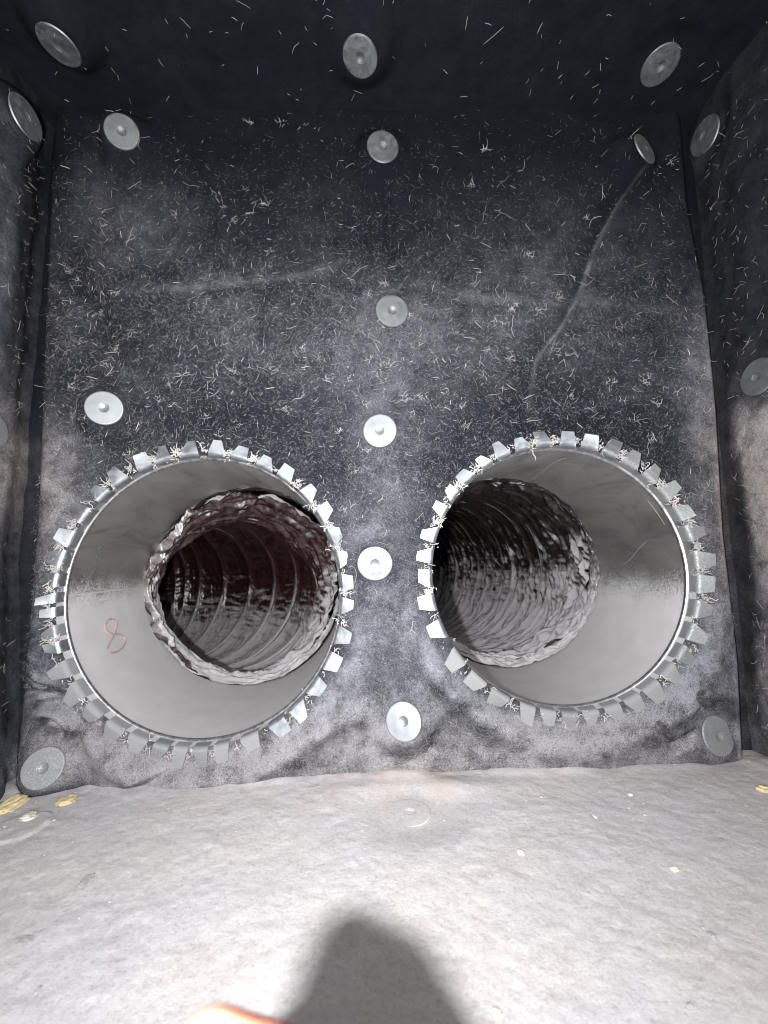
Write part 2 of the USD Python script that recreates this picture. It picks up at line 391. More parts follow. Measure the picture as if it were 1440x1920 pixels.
BLOBS = [   # where dust clings to the back wall: centre, spread, amount (a stain map of the wall, in photo pixels of the wall plane)
    (270, 420, 110, 80, .16), (430, 560, 200, 60, .10), (600, 650, 200, 80, .17), (900, 610, 170, 90, .13), (760, 760, 150, 80, .10),
    (715, 930, 60, 150, .30), (715, 1180, 70, 130, .15), (690, 1410, 280, 80, .55), (1060, 1415, 230, 50, .95), (380, 1440, 150, 34, 1.2),
    (1310, 720, 26, 130, .40), (1330, 1000, 60, 260, .26), (1280, 1300, 110, 130, .40), (120, 900, 60, 110, .45), (110, 1050, 40, 140, .35),
    (160, 1330, 110, 80, .42), (300, 860, 140, 40, .10), (640, 1000, 50, 90, .12), (1050, 480, 150, 100, .05), (200, 340, 60, 60, .10), (1180, 700, 100, 80, .06), (250, 1450, 200, 50, .40)]


def wall_dust_and_shade(x, z):
    X, Y = px(x, z)
    d = 0.018 + 0.065 * sstep(230, 620, Y) + 0.05 * sstep(900, 1300, Y)
    for a, b, sa, sb, amp in BLOBS:
        d = d + amp * 0.8 * np.exp(-((X - a) / sa) ** 2 - ((Y - b) / sb) ** 2)
    d *= np.clip(1 + 2.0 * fbm2(x, z, 13, 4, 21) + 1.0 * fbm2(x * .6 + z * .3, z, 40, 3, 22), 0.1 + 0.5 * sstep(1000, 1300, Y), 3)
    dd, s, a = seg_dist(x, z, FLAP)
    d = d * np.where(s > 0, 1 - .7 * np.exp(-(dd / .016) ** 2) * (1 - .6 * a), 1)  # strip left of the flap darkened as painted shade
    for line, amp, w in ((FLAP, .22, .0013), (CREASE_R, .09, .006), (CREASE_L, .13, .005), (FLAP2, .07, .003)):  # first entry paints the lit edge of the flap
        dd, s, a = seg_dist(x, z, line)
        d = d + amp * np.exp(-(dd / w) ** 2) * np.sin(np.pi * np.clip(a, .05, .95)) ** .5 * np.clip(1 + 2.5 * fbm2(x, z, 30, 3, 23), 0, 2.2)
    for k in (0, 1):
        q, an = ring(x, z, k)
        d = d + 0.40 * sstep(0.2, -0.6, np.sin(an)) * np.exp(-((q - 0.026) / 0.014) ** 2) * np.clip(1 + 2.2 * fbm2(x, z, 24, 4, 24), 0.1, 2.2)
        d = d * (1 - 0.5 * np.exp(-((q - 0.03) / 0.03) ** 2) * sstep(0.3, 0.9, np.sin(an)))
    ex = edge_x(RIGHT_EDGE, z)
    d = d + 0.55 * sstep(0.30, 0.12, z) * np.exp(-((x - ex + 0.003) / 0.004) ** 2) * (1 + fbm2(x, z, 60, 2, 3))
    e = 0.002
    up = (wall_height(x, z - e) - wall_height(x, z + e)) / (2 * e)      # ledges of the folds that face up gather more
    d = d * np.clip(1 + 1.1 * up, 0.4, 2.0)
    return np.clip(d, 0, 1.0)


def wall_tan(x, z):
    X, Y = px(x, z)
    return np.clip(np.exp(-((X - 1360) / 45) ** 2 - ((Y - 900) / 200) ** 2) + 0.7 * np.exp(-((X - 85) / 60) ** 2 - ((Y - 930) / 150) ** 2)
                   + .5 * np.exp(-((X - 800) / 120) ** 2 - ((Y - 1450) / 25) ** 2) + .35 * sstep(1250, 1400, Y), 0, 1)


# ------------------------------------------------------------------ the setting
FL0, FL1 = -0.1967, -0.1686     # floor height at the left and right corner


def floor_base(x):
    return np.interp(x, [-0.33, 0.31], [FL0, FL1])


def build_back_wall():
    n, m = 380, 360
    zz = np.linspace(-0.215, 0.462, n)
    ss = np.linspace(0, 1, m)
    S, Z = np.meshgrid(ss, zz)
    xl, xr = edge_x(LEFT_EDGE, Z), edge_x(RIGHT_EDGE, Z)
    X = xl + (xr - xl) * S
    X0 = X.copy()
    H = wall_height(X, Z)
    e = np.minimum(X - xl, xr - X)                         # rounded liner edges at both sides
    rr = 0.008
    H = H * sstep(0.0, 0.02, e)
    H -= np.where(e < rr, rr - np.sqrt(np.maximum(rr * rr - (rr - e) ** 2, 0)), 0)
    v = np.stack([X, -H, Z], -1)
    # the cut faces of the liner run back from both edges
    bl, br = v[:, :1].copy(), v[:, -1:].copy()
    bl[..., 1] = 0.018; br[..., 1] = 0.018
    bl2, br2 = bl.copy(), br.copy()
    bl2[..., 0] -= 0.09; br2[..., 0] += 0.09
    v = np.concatenate([bl2, bl, v, br, br2], 1)
    dust = wall_dust_and_shade(v[..., 0], v[..., 2]); tan = wall_tan(v[..., 0], v[..., 2])
    dust[:, :2] *= .3; dust[:, -2:] *= .3
    q = grid_faces(n, m + 4)
    flat = v.reshape(-1, 3)
    keep = np.ones(len(q), bool)
    for k in (0, 1):
        c, R = COL[k]['c'], COL[k]['R'] + 0.0004
        rad = np.hypot(flat[:, 0] - c[0], flat[:, 2] - c[1])
        near = (rad < R) & (rad > R - 0.0021)
        flat[near, 0] = c[0] + (flat[near, 0] - c[0]) * R / rad[near]; flat[near, 2] = c[1] + (flat[near, 2] - c[1]) * R / rad[near]
        keep &= (rad[q].min(1) > R - 0.0021) & (rad[q].max(1) > R)
    f = tri(q[keep])
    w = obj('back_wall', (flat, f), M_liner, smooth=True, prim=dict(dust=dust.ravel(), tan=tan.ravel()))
    tag(w, 'black duct liner on the back wall, covered in grey lint', 'wall', kind='structure')


SIDE = {}


def build_side_walls():
    n, m = 300, 160
    for side in (-1, 1):
        zz = np.linspace(-0.22, 0.47, n)
        yy = np.concatenate([np.linspace(0.03, -0.12, 120), np.linspace(-0.125, -0.62, 40)])
        Y, Z = np.meshgrid(yy, zz)
        if side < 0:
            x = np.interp(Z, [-0.2, 0.0, 0.40], [-0.322, -0.338, -0.345])
            bulge = np.exp(-((Y + 0.035) / 0.022) ** 2)
            x = x + 0.013 * bulge * sstep(0.06, 0.12, Z) * sstep(0.40, 0.33, Z) * (1 - .5 * sstep(0.3, 0.08, Z))
            x = x + 0.010 * fbm2(Y, Z, 14, 4, 31) + 0.003 * fbm2(Y, Z, 70, 3, 32)
            x = x - 0.008 * sstep(-0.012, 0.01, Y)
            pn = [p for p in PINS if p[1][0] > 0.7]
        else:
            x = np.interp(Z, [-0.2, 0.1, 0.42], [0.316, 0.3105, 0.3095])
            x = x - 0.004 * np.exp(-((Y + 0.03) / 0.02) ** 2)
            x = x + 0.008 * fbm2(Y, Z, 14, 4, 41) + 0.003 * fbm2(Y, Z, 70, 3, 42)
            x = x + 0.002 * sstep(-0.006, 0.012, Y)
            x = x - 0.004 * np.exp(-(((Y + 0.02) / 0.03) ** 2 + ((Z + 0.12) / 0.04) ** 2)) * (1 + 4 * np.abs(fbm2(Y, Z, 30, 3, 44)))
            pn = [p for p in PINS if p[1][0] < -0.7]
        for c, nn, *_ in pn:
            q = np.hypot(Y - c[1], Z - c[2])
            w = sstep(0.036, 0.016, q)
            t = c[0] - (nn[1] * (Y - c[1]) + nn[2] * (Z - c[2])) / nn[0] - 0.0022 * np.sign(nn[0])
            x = x * (1 - w) + t * w
        from scipy.interpolate import RegularGridInterpolator
        I = RegularGridInterpolator((zz, yy[::-1]), x[:, ::-1])
        SIDE[side] = lambda Y_, Z_, I=I: I(np.stack([Z_, Y_], -1))
        v = np.stack([x, Y, Z], -1)
        if side < 0:
            d = 0.06 + 0.55 * np.exp(-((Y + .03) / .05) ** 2 - ((Z - .08) / .05) ** 2) + 0.10 * sstep(.40, .25, Z) + .35 * sstep(-.16, -.19, Z)
            d += 0.12 * np.exp(-((Y + 0.045) / 0.02) ** 2) * sstep(.06, .12, Z) * sstep(.39, .33, Z)
            t = np.exp(-((Z - 0.08) / 0.06) ** 2)
        else:
            d = 0.08 + 1.0 * sstep(0.135, 0.09, Z) * sstep(-0.10, 0.02, Z) * sstep(0.0, -0.018, Y) + 0.5 * np.exp(-((Z - .105) / .03) ** 2) * sstep(.01, -.01, Y)
            d += .5 * np.exp(-((Z + .10) / .05) ** 2) * sstep(.01, -.01, Y) + .3 * sstep(-.1, -.17, Z)
            t = np.clip(np.exp(-((Z - 0.06) / 0.10) ** 2) + .5 * np.exp(-((Z + .11) / .05) ** 2), 0, 1)
        d = np.clip(d * (1 + 1.0 * fbm2(Y, Z, 25, 4, 51 + side)), 0, 1)
        f = tri(grid_faces(n, len(yy)))
        w = obj('left_wall' if side < 0 else 'right_wall', (v.reshape(-1, 3), f if side > 0 else f[:, ::-1]), M_liner, smooth=True, prim=dict(dust=d.ravel(), tan=t.ravel()))
        tag(w, ('black lined left side wall with a bulging edge' if side < 0 else 'black lined right side wall with tan dust'), 'wall', kind='structure')


def ceil_z(X, Y):
    z = np.interp(X, [-0.35, 0.32], [0.4475, 0.4385]) + 0.010 * fbm2(X, Y, 9, 4, 61) + 0.0025 * fbm2(X, Y, 60, 3, 62)
    for c, nn, *_ in PINS[:3]:
        q = np.hypot(X - c[0], Y - c[1])
        w = sstep(0.036, 0.016, q)
        z = z * (1 - w) + (c[2] - (nn[0] * (X - c[0]) + nn[1] * (Y - c[1])) / nn[2] + 0.0022) * w
    return z


def build_ceiling():
    X, Y = np.meshgrid(np.linspace(-0.37, 0.35, 260), np.concatenate([np.linspace(0.05, -0.15, 90), np.linspace(-0.155, -0.62, 60)]))
    Z = ceil_z(X, Y)
    d = np.clip(0.022 * (1 + 1.2 * fbm2(X, Y, 20, 4, 63)), 0, 1)
    w = obj('ceiling', (np.stack([X, Y, Z], -1).reshape(-1, 3), tri(grid_faces(*X.shape))), M_liner, smooth=True, prim=dict(dust=d.ravel(), tan=0 * d.ravel()))
    tag(w, 'deep black liner of the ceiling with a few stray threads', 'ceiling', kind='structure')


def floor_z(X, Y):
    b = floor_base(X)
    z = b + 0.0032 * fbm2(X, Y, 8, 4, 71) + 0.0014 * fbm2(X * 0.6 + Y * 0.5, Y - 0.3 * X, 40, 4, 72) + 0.0011 * fbm2(X, Y, 190, 3, 73)
    z += 0.0025 * np.abs(fbm2(X * 0.5 + Y * .3, Y - .35 * X, 26, 3, 74)) * sstep(0.05, -0.2, X)
    z += 0.005 * np.exp(-((Y + 0.001) / 0.008) ** 2) * (0.2 + 1.6 * fbm2(X, Y, 22, 3, 75))            # swept up against the back wall
    z += 0.004 * np.exp(-(((X - 0.03) / 0.06) ** 2 + ((Y + 0.022) / 0.012) ** 2))
    for (c, r, hh) in (((0.0146, -0.0452), 0.0165, 0.0), ((-0.262, -0.052), 0.017, 0.0014)):        # pins under the dust
        q = np.hypot(X - c[0], Y - c[1])
        z += hh * sstep(r + 0.002, r - 0.001, q)
    c = (0.0146, -0.0452)
    q = np.hypot(X - c[0], Y - c[1]); w = sstep(0.05, 0.0155, q)
    z = z * (1 - w) + (-0.1848) * w
    return z


def build_floor():
    X, Y = np.meshgrid(np.linspace(-0.37, 0.36, 420), np.concatenate([np.linspace(0.02, -0.24, 220), np.linspace(-0.244, -0.62, 80)]))
    Z = floor_z(X, Y)
    t = np.clip(1.1 * np.exp(-((Y + 0.022) / 0.02) ** 2 - ((X - 0.0) / 0.09) ** 2) * (0.3 + 2.2 * fbm2(X, Y, 45, 3, 77)) + .5 * np.exp(-((X - .28) / .06) ** 2 - ((Y + .01) / .03) ** 2) * (.5 + fbm2(X, Y, 40, 3, 78)), 0, 0.8)
    w = obj('floor', (np.stack([X, Y, Z], -1).reshape(-1, 3), tri(grid_faces(*X.shape))[:, ::-1]), M_floor, smooth=True, prim=dict(tan=t.ravel()))
    tag(w, 'floor under a thick coat of pale grey dust', 'floor', kind='structure')


def build_light_shield():  # unseen box, added to stop the dome light leaking through the gaps
    x0, x1, y0, y1, z0, z1, t = -1.10, 0.60, -0.60, 1.15, -0.34, 0.52, 0.002
    bx = lambda a, b: trimesh.creation.box(bounds=[a, b])
    parts = [bx((x0, y0, z0), (x0 + t, y1, z1)), bx((x1 - t, y0, z0), (x1, y1, z1)), bx((x0 + t, y0, z0), (x1 - t, y1, z0 + t)), bx((x0 + t, y0, z1 - t), (x1 - t, y1, z1)), bx((x0 + t, y1 - t, z0 + t), (x1 - t, y1, z1 - t))]
    for p, q in (((x0 + t, y0, z0 + t), (-0.36, y0 + t, z1 - t)), ((0.345, y0, z0 + t), (x1 - t, y0 + t, z1 - t))):
        parts.append(bx(p, q))
    tag(obj('casing', trimesh.util.concatenate(parts), M_scratch, smooth=False), 'unseen box added around the black liner to block outside light', 'casing', kind='structure')


build_light_shield()
build_back_wall()
build_side_walls()
build_ceiling()
build_floor()


# ------------------------------------------------------------------ duct collars
def axis(k, y):
    c = COL[k]; t = np.asarray(y)[..., None] / DEPTH
    return c['c'] + (c['e'] - c['c']) * t, c['R'] + (c['Re'] - c['R']) * t[..., 0]


def on_sleeve(k, X, Y, off=0.0004):
    """where the line of sight meets the inside of the sleeve"""
    d = ray(X, Y); lo, hi = 0.004, DEPTH + 0.03
    for _ in range(50):
        y = (lo + hi) / 2
        p = CAM + d * ((y - CAM[1]) / d[1]); c, r = axis(k, y)
        if np.hypot(p[0] - c[0], p[2] - c[1]) < r - off:
            lo = y
        else:
            hi = y
    return CAM + d * ((lo - CAM[1]) / d[1])


def revolve_about(k, prof, n=220):
    """prof: (inward offset from the sleeve, y)"""
    th = np.linspace(0, 2 * np.pi, n, endpoint=False)
    v = []
    for off, y in prof:
        c, r = axis(k, y)
        v.append(np.stack([c[0] + (r - off) * np.cos(th), np.full(n, y), c[1] + (r - off) * np.sin(th)], -1))
    return np.concatenate(v), tri(grid_faces(len(prof), n, True))


TIPS = [[(355, 823), (301, 829), (262, 846), (205, 869), (170, 902), (137, 950), (112, 1000), (97, 1042), (87, 1085), (84, 1121), (82, 1150), (78, 1190), (72, 1228), (88, 1275), (118, 1318),
         (158, 1355), (200, 1392), (250, 1412), (298, 1424), (338, 1429), (378, 1427), (420, 1419), (478, 1404), (532, 1371), (570, 1335), (607, 1298), (634, 1246), (655, 1195), (668, 1137), (669, 1090),
         (662, 1042), (650, 996), (624, 954), (597, 912), (549, 877), (510, 852), (457, 833), (412, 825)],
        [(1012, 797), (968, 805), (926, 822), (893, 845), (853, 876), (826, 913), (807, 947), (788, 995), (779, 1038), (776, 1086), (783, 1134), (801, 1189), (835, 1249), (874, 1297), (921, 1330),
         (978, 1360), (1022, 1368), (1068, 1372), (1112, 1372), (1160, 1364), (1202, 1345), (1240, 1316), (1275, 1280), (1300, 1240), (1318, 1195), (1329, 1148), (1332, 1096), (1329, 1047), (1319, 990), (1298, 948),
         (1267, 907), (1233, 876), (1195, 842), (1152, 822), (1110, 805), (1064, 797)]]


def tab_mesh(k, phi, w0, w1, L, lift, skew, twist):
    c, R = COL[k]['c'], COL[k]['R']
    rb, th = 0.0036, 0.0006
    prof = [(0.0, 0.0075), (0.0, 0.004)]
    for a in np.linspace(0, np.pi / 2 - lift, 6):
        prof.append((rb - rb * math.cos(a), 0.001 - rb * math.sin(a)))
    r1, y1 = prof[-1]
    ca, sa = math.cos(lift), math.sin(lift)
    for s in (0.35, 0.7, 1.0):
        prof.append((r1 + L * s * ca, y1 - L * s * sa))
    prof = np.array(prof)
    d = np.gradient(prof, axis=0); d /= np.linalg.norm(d, axis=1, keepdims=True)
    nrm = np.stack([-d[:, 1], d[:, 0]], 1)
    s = np.r_[0, np.cumsum(np.linalg.norm(np.diff(prof, axis=0), axis=1))]
    tt = np.clip((s - s[6]) / (s[-1] - s[6]), 0, 1)
    w = w0 + (w1 - w0) * tt
    us = np.linspace(-.5, .5, 5)
    sheets = []
    for sg in (1, -1):
        P = prof + nrm * th * .5 * sg
        rad = R + P[:, 0]
        off = us[None] * w[:, None] + skew * tt[:, None]
        a = phi + off / rad[:, None]
        y = P[:, 1][:, None] + twist * off * tt[:, None]
        sheets.append(np.stack([c[0] + rad[:, None] * np.cos(a), y, c[1] + rad[:, None] * np.sin(a)], -1))
    n, m = len(prof), 5
    v = np.concatenate([sheets[0].reshape(-1, 3), sheets[1].reshape(-1, 3)])
    q = grid_faces(n, m); N = n * m
    idx = np.arange(N).reshape(n, m)
    loop = np.r_[idx[0, :], idx[1:, -1], idx[-1, -2::-1], idx[-2:0:-1, 0]]
    nx = np.roll(loop, -1)
    rim = np.stack([loop, loop + N, nx + N, nx], 1)
    return v, tri(np.vstack([q[:, ::-1], q + N, rim]))


NOTCH = [[], []]


def build_collar(k, name_label):
    root = thing('duct_collar', name_label, 'duct collar')
    prof = [(0, 0.0004), (0, 0.0085), (0, 0.0135), (0, 0.03), (0, 0.06), (0, 0.1), (0, 0.14), (0, DEPTH), (-0.0008, DEPTH), (-0.0008, 0.05), (-0.0008, 0.0004)]
    obj('sleeve', revolve_about(k, prof), (M_sleeve_l, M_sleeve_r)[k], root)
    a = np.linspace(-0.3, np.pi + 0.3, 9)
    obj('rolled_bead', revolve_about(k, [(0.0019 * math.sin(t), 0.0112 - 0.0022 * math.cos(t)) for t in a]), M_bead, root)
    angs = sorted(math.atan2(p[1] - COL[k]['c'][1], p[0] - COL[k]['c'][0]) for p in (xz(*t) for t in TIPS[k]))
    rnd = random.Random(5 + k)
    for i, phi in enumerate(angs):
        gap = min((phi - angs[i - 1]) % (2 * math.pi), (angs[(i + 1) % len(angs)] - phi) % (2 * math.pi)) * COL[k]['R']
        w0 = min(gap - 0.003, 0.0175) * rnd.uniform(.88, 1.0)
        w1 = w0 * rnd.uniform(0.45, 0.78)
        low = math.sin(phi) < -0.45 and not (k == 0 and math.cos(phi) > 0.5)
        dusty = low or (k == 1 and math.cos(phi) > 0.25 and math.sin(phi) < 0.9) or (k == 0 and rnd.random() < .06)
        lift = rnd.uniform(-0.20, 0.35) if not low else rnd.uniform(-0.35, 0.02)
        if k == 0 and math.cos(phi) > .3 and math.sin(phi) < .95:
            lift = rnd.uniform(0.02, 0.30)
        m = tab_mesh(k, phi, w0, w1, rnd.uniform(0.0080, 0.0125), lift, rnd.uniform(-.0032, .0032), rnd.uniform(-.22, .22))
        obj('tab', m, M_tab_buried if low and rnd.random() < .75 else M_tab_dusty if dusty else M_tab, root)
        nxt = angs[(i + 1) % len(angs)] + (2 * math.pi if i == len(angs) - 1 else 0)
        NOTCH[k].append((phi + nxt) / 2)
    return root


c0 = build_collar(0, 'left galvanised duct collar with bent tabs and a red number on its dusty sleeve')
c1 = build_collar(1, 'right galvanised duct collar with bent tabs and scratched sleeve')


def stroke(k, pts, r, name, mat_, root, n=50, flat=0.35):
    P = np.array([on_sleeve(k, *p, 0.0003) for p in smooth_line(pts, n)])
    v, f = tube(P, r, 6)
    obj(name, (v, f), mat_, root)


z8 = lambda pts: [(60 + a / 4.8, 1150 + b / 4.8) for a, b in pts]
num = UsdGeom.Xform.Define(stage, str(c0.GetPath()) + '/marker_number').GetPrim()
tag(num, 'handwritten red number 8 on its side')
stroke(0, z8([(745, 62), (700, 55), (668, 85), (656, 130), (680, 166), (720, 185), (775, 190), (815, 202), (840, 232), (833, 275), (800, 322), (760, 348), (712, 360)]), 0.0010, 'marker_stroke', M_red, num)
stroke(0, z8([(768, 70), (757, 120), (736, 190), (700, 262), (672, 318)]), 0.0010, 'marker_stroke', M_red, num)
stroke(0, [(112, 1118), (170, 1112), (230, 1105), (288, 1099)], 0.0007, 'lap_seam', M_scratch, c0)
for pts in ([(194, 1018), (186, 1046), (178, 1072), (172, 1088)], [(189, 1018), (181, 1048), (174, 1074), (168, 1092)]):
    stroke(0, pts, 0.0005, 'pen_mark', M_pen, c0)
for pts in ([(1215, 940), (1232, 962), (1246, 984)], [(1214, 1015), (1192, 1036), (1180, 1050), (1167, 1058)], [(996, 900), (1018, 884), (1035, 870), (1062, 860)]):
    stroke(1, pts, 0.00010, 'scratch', M_scratch, c1, 24)


# ------------------------------------------------------------------ flexible ducts behind the collars
def crease(T, S, warp, wt, ws, L, seed):
    """cells on the unrolled tube, wt long around it and ws along it: 0 at a cell's border to 1 in its middle, and a random level per cell"""
    from scipy.spatial import cKDTree
    R = 0.125; g = np.random.default_rng(seed)
    nt, ns = int(2 * np.pi * R / wt), int((L + 0.2) / ws)
    pt = g.uniform(0, 2 * np.pi, nt * ns); ps = g.uniform(-0.1, L + 0.1, nt * ns)
    P = lambda t, s_: np.stack([R * np.cos(t) / wt, R * np.sin(t) / wt, s_ / ws], -1)
    d, i = cKDTree(P(pt, ps)).query(P(T, S + warp).reshape(-1, 3), k=2)
    return np.clip((d[:, 1] - d[:, 0]) * 1.1, 0, 1).reshape(T.shape), g.uniform(0, 1, nt * ns)[i[:, 0]].reshape(T.shape) * 0 + np.clip(d[:, 0], 0, 1.2).reshape(T.shape)


def build_flex(k, label):
    root = thing('flexible_duct', label, 'flexible duct')
    n, m = 760, 380
    L = 0.62 if k == 0 else 0.85
    s = np.linspace(0, L, n)
    # centre line: straight on a little, then a bend to the left
    if k == 0:
        ang = np.interp(s, [0, 0.02, 0.35, 0.62], [math.radians(8), math.radians(14), math.radians(72), math.radians(100)])
        dip = np.interp(s, [0, .1, .5], [0, -.02, -.05])
        ribs = np.array([0.004, 0.013, 0.025, 0.038, 0.056, 0.082, 0.130, 0.186, 0.240, 0.296, 0.35, 0.40, 0.43, .45, .50, .55, .60, .65, .70])
        bill, wr = 0.0075, 0.0085
    else:
        ang = np.interp(s, [0, 0.05, 0.5, 0.85], [math.radians(3), math.radians(8), math.radians(38), math.radians(60)])
        dip = np.interp(s, [0, .1, .5], [0, -.005, -.02])
        ribs = np.concatenate([[0.004, 0.016, 0.030, 0.048], 0.072 + np.cumsum(np.random.default_rng(3).uniform(0.017, 0.034, 36))])
        bill, wr = 0.0070, 0.0085
    ds = s[1] - s[0]
    dx = np.concatenate([[0], np.cumsum(-np.sin(ang[:-1]) * ds)]); dy = np.concatenate([[0], np.cumsum(np.cos(ang[:-1]) * ds)])
    cz = COL[k]['e'][1] + dip
    ctr = np.stack([COL[k]['e'][0] + dx, DEPTH - 0.004 + dy, cz], 1)
    th = np.linspace(0, 2 * np.pi, m, endpoint=False)
    S, T = np.meshgrid(s, th, indexing='ij')
    phase = np.interp(s, ribs, np.arange(len(ribs)))[:, None] + T / (2 * np.pi)
    fr = phase - np.floor(phase)
    R0 = COL[k]['Re'] - 0.0015
    N3 = lambda a_, b_, o, sd, warp=0: meshkit.fbm(np.stack([np.cos(T) * a_, np.sin(T) * a_, (S + warp) * b_], -1), o, sd) - .5
    low_ = N3(1.6, 9, 3, 81 + k)
    wp = (0.030 if k == 0 else 0.055) * N3(1.3, 8, 3, 86 + k) + 0.006 * N3(5, 30, 2, 87 + k)
    fold = (1 - np.abs(N3(2.0, 62 if k == 0 else 40, 3, 95 + k, wp)) * 2) ** 4
    fold2 = (1 - np.abs(N3(4.5, 120 if k == 0 else 75, 3, 97 + k, wp)) * 2) ** 5
    crinkle = (1 - np.abs(N3(26, 16, 3, 99 + k)) * 2) ** 4
    facet = (1 - np.abs(N3(8, 48, 3, 103 + k, 2 * wp)) * 2) ** 3
    facet2 = np.abs(N3(15, 80, 2, 107 + k, wp)) * 2
    front = np.exp(-(S / 0.075) ** 2)
    mid = np.sin(np.pi * np.clip(fr, 0, 1))
    r = R0 + bill * mid ** 0.6 * (1.0 + 1.0 * low_)
    amt = (0.20 + 0.8 * front) if k == 0 else (0.45 + 0.55 * front)
    r += -wr * amt * fold * (0.35 + 0.65 * mid) - 0.4 * wr * amt * fold2 - 0.0010 * crinkle * mid + wr * 1.2 * low_ - (0.0030 * facet + 0.0015 * facet2) * (1.0 if k == 0 else 0.25) * (0.30 + 0.9 * front if k == 0 else 0.42 + 0.6 * front) * (0.25 + 0.75 * mid)
    r -= 0.012 * front * np.clip(0.15 + 1.8 * low_, 0, 1)
    if k == 1:
        lo_ = np.exp(-((T - 1.72 * np.pi) / .5) ** 2)
        r -= 0.014 * lo_ * np.exp(-((S - .03) / .022) ** 2) * (0.6 + 2 * N3(4, 30, 3, 111))
    # crumpled film: cushions between sharp creases, long along the rings near the mouth, lying along the duct further in
    q1, g1 = crease(T, S, wp, 0.080 if k == 0 else 0.075, 0.0120 if k == 0 else 0.015, L, 160 + k)
    q2, g2 = crease(T, S, 0.5 * wp, 0.034 if k == 0 else 0.034, 0.0070 if k == 0 else 0.009, L, 165 + k)
    q3, g3 = crease(T + 5 * wp, S, 0 * wp, 0.010, 0.030, L, 170 + k)
    front = np.exp(-(S / 0.095) ** 4) if k == 0 else front
    near = (0.12 + 0.88 * front) if k == 0 else (0.45 + 0.55 * front)
    r += near * (0.0095 * (g1 - 0.5) - 0.0045 * q1 - 0.0026 * q2 + 0.003 * (g2 - .5)) * (0.35 + 0.65 * mid) - (1 - 0.8 * front) * mid * (0.0035 * q3 + 0.0030 * (g3 - .5)) * (1.0 if k == 0 else 0.5)
    pitch = np.gradient(np.interp(s, ribs, np.arange(len(ribs))), s)[:, None]
    r -= (0.0042 if k == 0 else 0.0015) * np.exp(-(np.minimum(fr, 1 - fr) / pitch / (0.0060 if k == 0 else 0.003)) ** 2)     # film drawn over the wire
    if k == 0:      # the bunched-up end hangs in from the top and the right
        r -= 0.026 * np.exp(-((S - 0.075) / 0.045) ** 2) * (0.38 + 0.62 * np.cos(T - 0.75)) * (1 + 1.2 * low_)
    r = np.minimum(r, COL[k]['Re'] + 0.018)
    tx = np.stack([np.cos(ang), np.sin(ang), 0 * ang], 1)       # in-plane normal of the centre line
    up = np.array([0, 0, 1.0])
    v = ctr[:, None] + (r * np.cos(T))[..., None] * tx[:, None] + (r * np.sin(T))[..., None] * up
    obj('inner_film', (v.reshape(-1, 3), tri(grid_faces(n, m, True))), (M_film_l, M_film_r)[k], root, smooth=True, prim=dict(dust=((0.42 * np.exp(-(S / 0.12) ** 2) if k == 0 else 0.30 * front) * (0.7 + 1.6 * low_ + 1.2 * N3(6, 40, 3, 115)) + 0 * T).ravel()))
    # the wire coil that shows through the film as beads
    turns = np.linspace(4 if k == 0 else 3, len(ribs) - 2, 64 * (len(ribs) - 4))
    a = -2 * np.pi * turns
    sw = np.interp(turns, np.arange(len(ribs)), ribs)
    cc = np.stack([np.interp(sw, s, ctr[:, i]) for i in range(3)], 1)
    an = np.interp(sw, s, ang)
    rr = R0 - (0.0008 if k == 0 else -0.0002) + 0.0018 * np.sin(a * 2.3 + k)
    if k == 0:
        rr = rr - 0.026 * np.exp(-((sw - 0.075) / 0.045) ** 2) * (0.38 + 0.62 * np.cos(a - 0.75)) + 0.004 * np.exp(-(sw / .1) ** 4)
    P = cc + (rr * np.cos(a))[:, None] * np.stack([np.cos(an), np.sin(an), 0 * an], 1) + (rr * np.sin(a))[:, None] * up
    obj('wire_coil', tube(P, 0.0040 if k == 0 else 0.0012, 10), (M_film_l, M_film_r)[k], root, smooth=True, prim=dict(dust=np.full(len(P) * 10, 0.26 if k == 0 else 0.05)))
    # crumpled end of the film folded over the sleeve
    n2, m2 = 30, 620
    u = np.linspace(0, 1, n2); T2 = np.linspace(0, 2 * np.pi, m2, endpoint=False)
    U, TT = np.meshgrid(u, T2, indexing='ij')
    nz = lambda sc, su, sd: meshkit.fbm(np.stack([np.cos(TT) * sc, np.sin(TT) * sc, U * su + 2], -1), 4, sd) - .5
    lowb = 0.08 + 0.72 * sstep(0.35, -0.8, np.sin(TT - (0.25 if k == 0 else -.15)))
    width = lowb * (0.010 + 0.012 * (nz(5, 0.3, 120 + k) + .2))
    width = np.maximum(width * .8, 0.0012)
    streak = (1 - np.abs(meshkit.fbm(np.stack([np.cos(TT + .35 * U) * 11, np.sin(TT + .35 * U) * 11, U * 1.2], -1), 3, 150 + k) - .5) * 2) ** 6
    off = 0.0006 + width * np.sin(np.pi * (0.10 + 0.62 * U)) * (1 + 1.1 * nz(3.5, 5, 130 + k)) + 0.0020 * (crease(TT + .5 * U, U * .03, 0 * U, 0.016, 0.007, .03, 180 + k)[0] - .5) + 0.0022 * (streak - .4) * np.sin(np.pi * np.clip(U * 1.1, 0, 1))
    yy = DEPTH - 0.010 + 0.034 * U * (0.6 + lowb * .4) + 0.014 * nz(5, 1.5, 140 + k)
    c = COL[k]['e']
    v = np.stack([c[0] + (COL[k]['Re'] - off) * np.cos(TT), yy, c[1] + (COL[k]['Re'] - off) * np.sin(TT)], -1)
    obj('film_edge', (v.reshape(-1, 3), tri(grid_faces(n2, m2, True))), M_edge, root, smooth=True)


build_flex(0, 'dark wine-red flexible duct with widely spaced wire ribs behind the left collar')
build_flex(1, 'dark wrinkled flexible duct running deep behind the right collar')


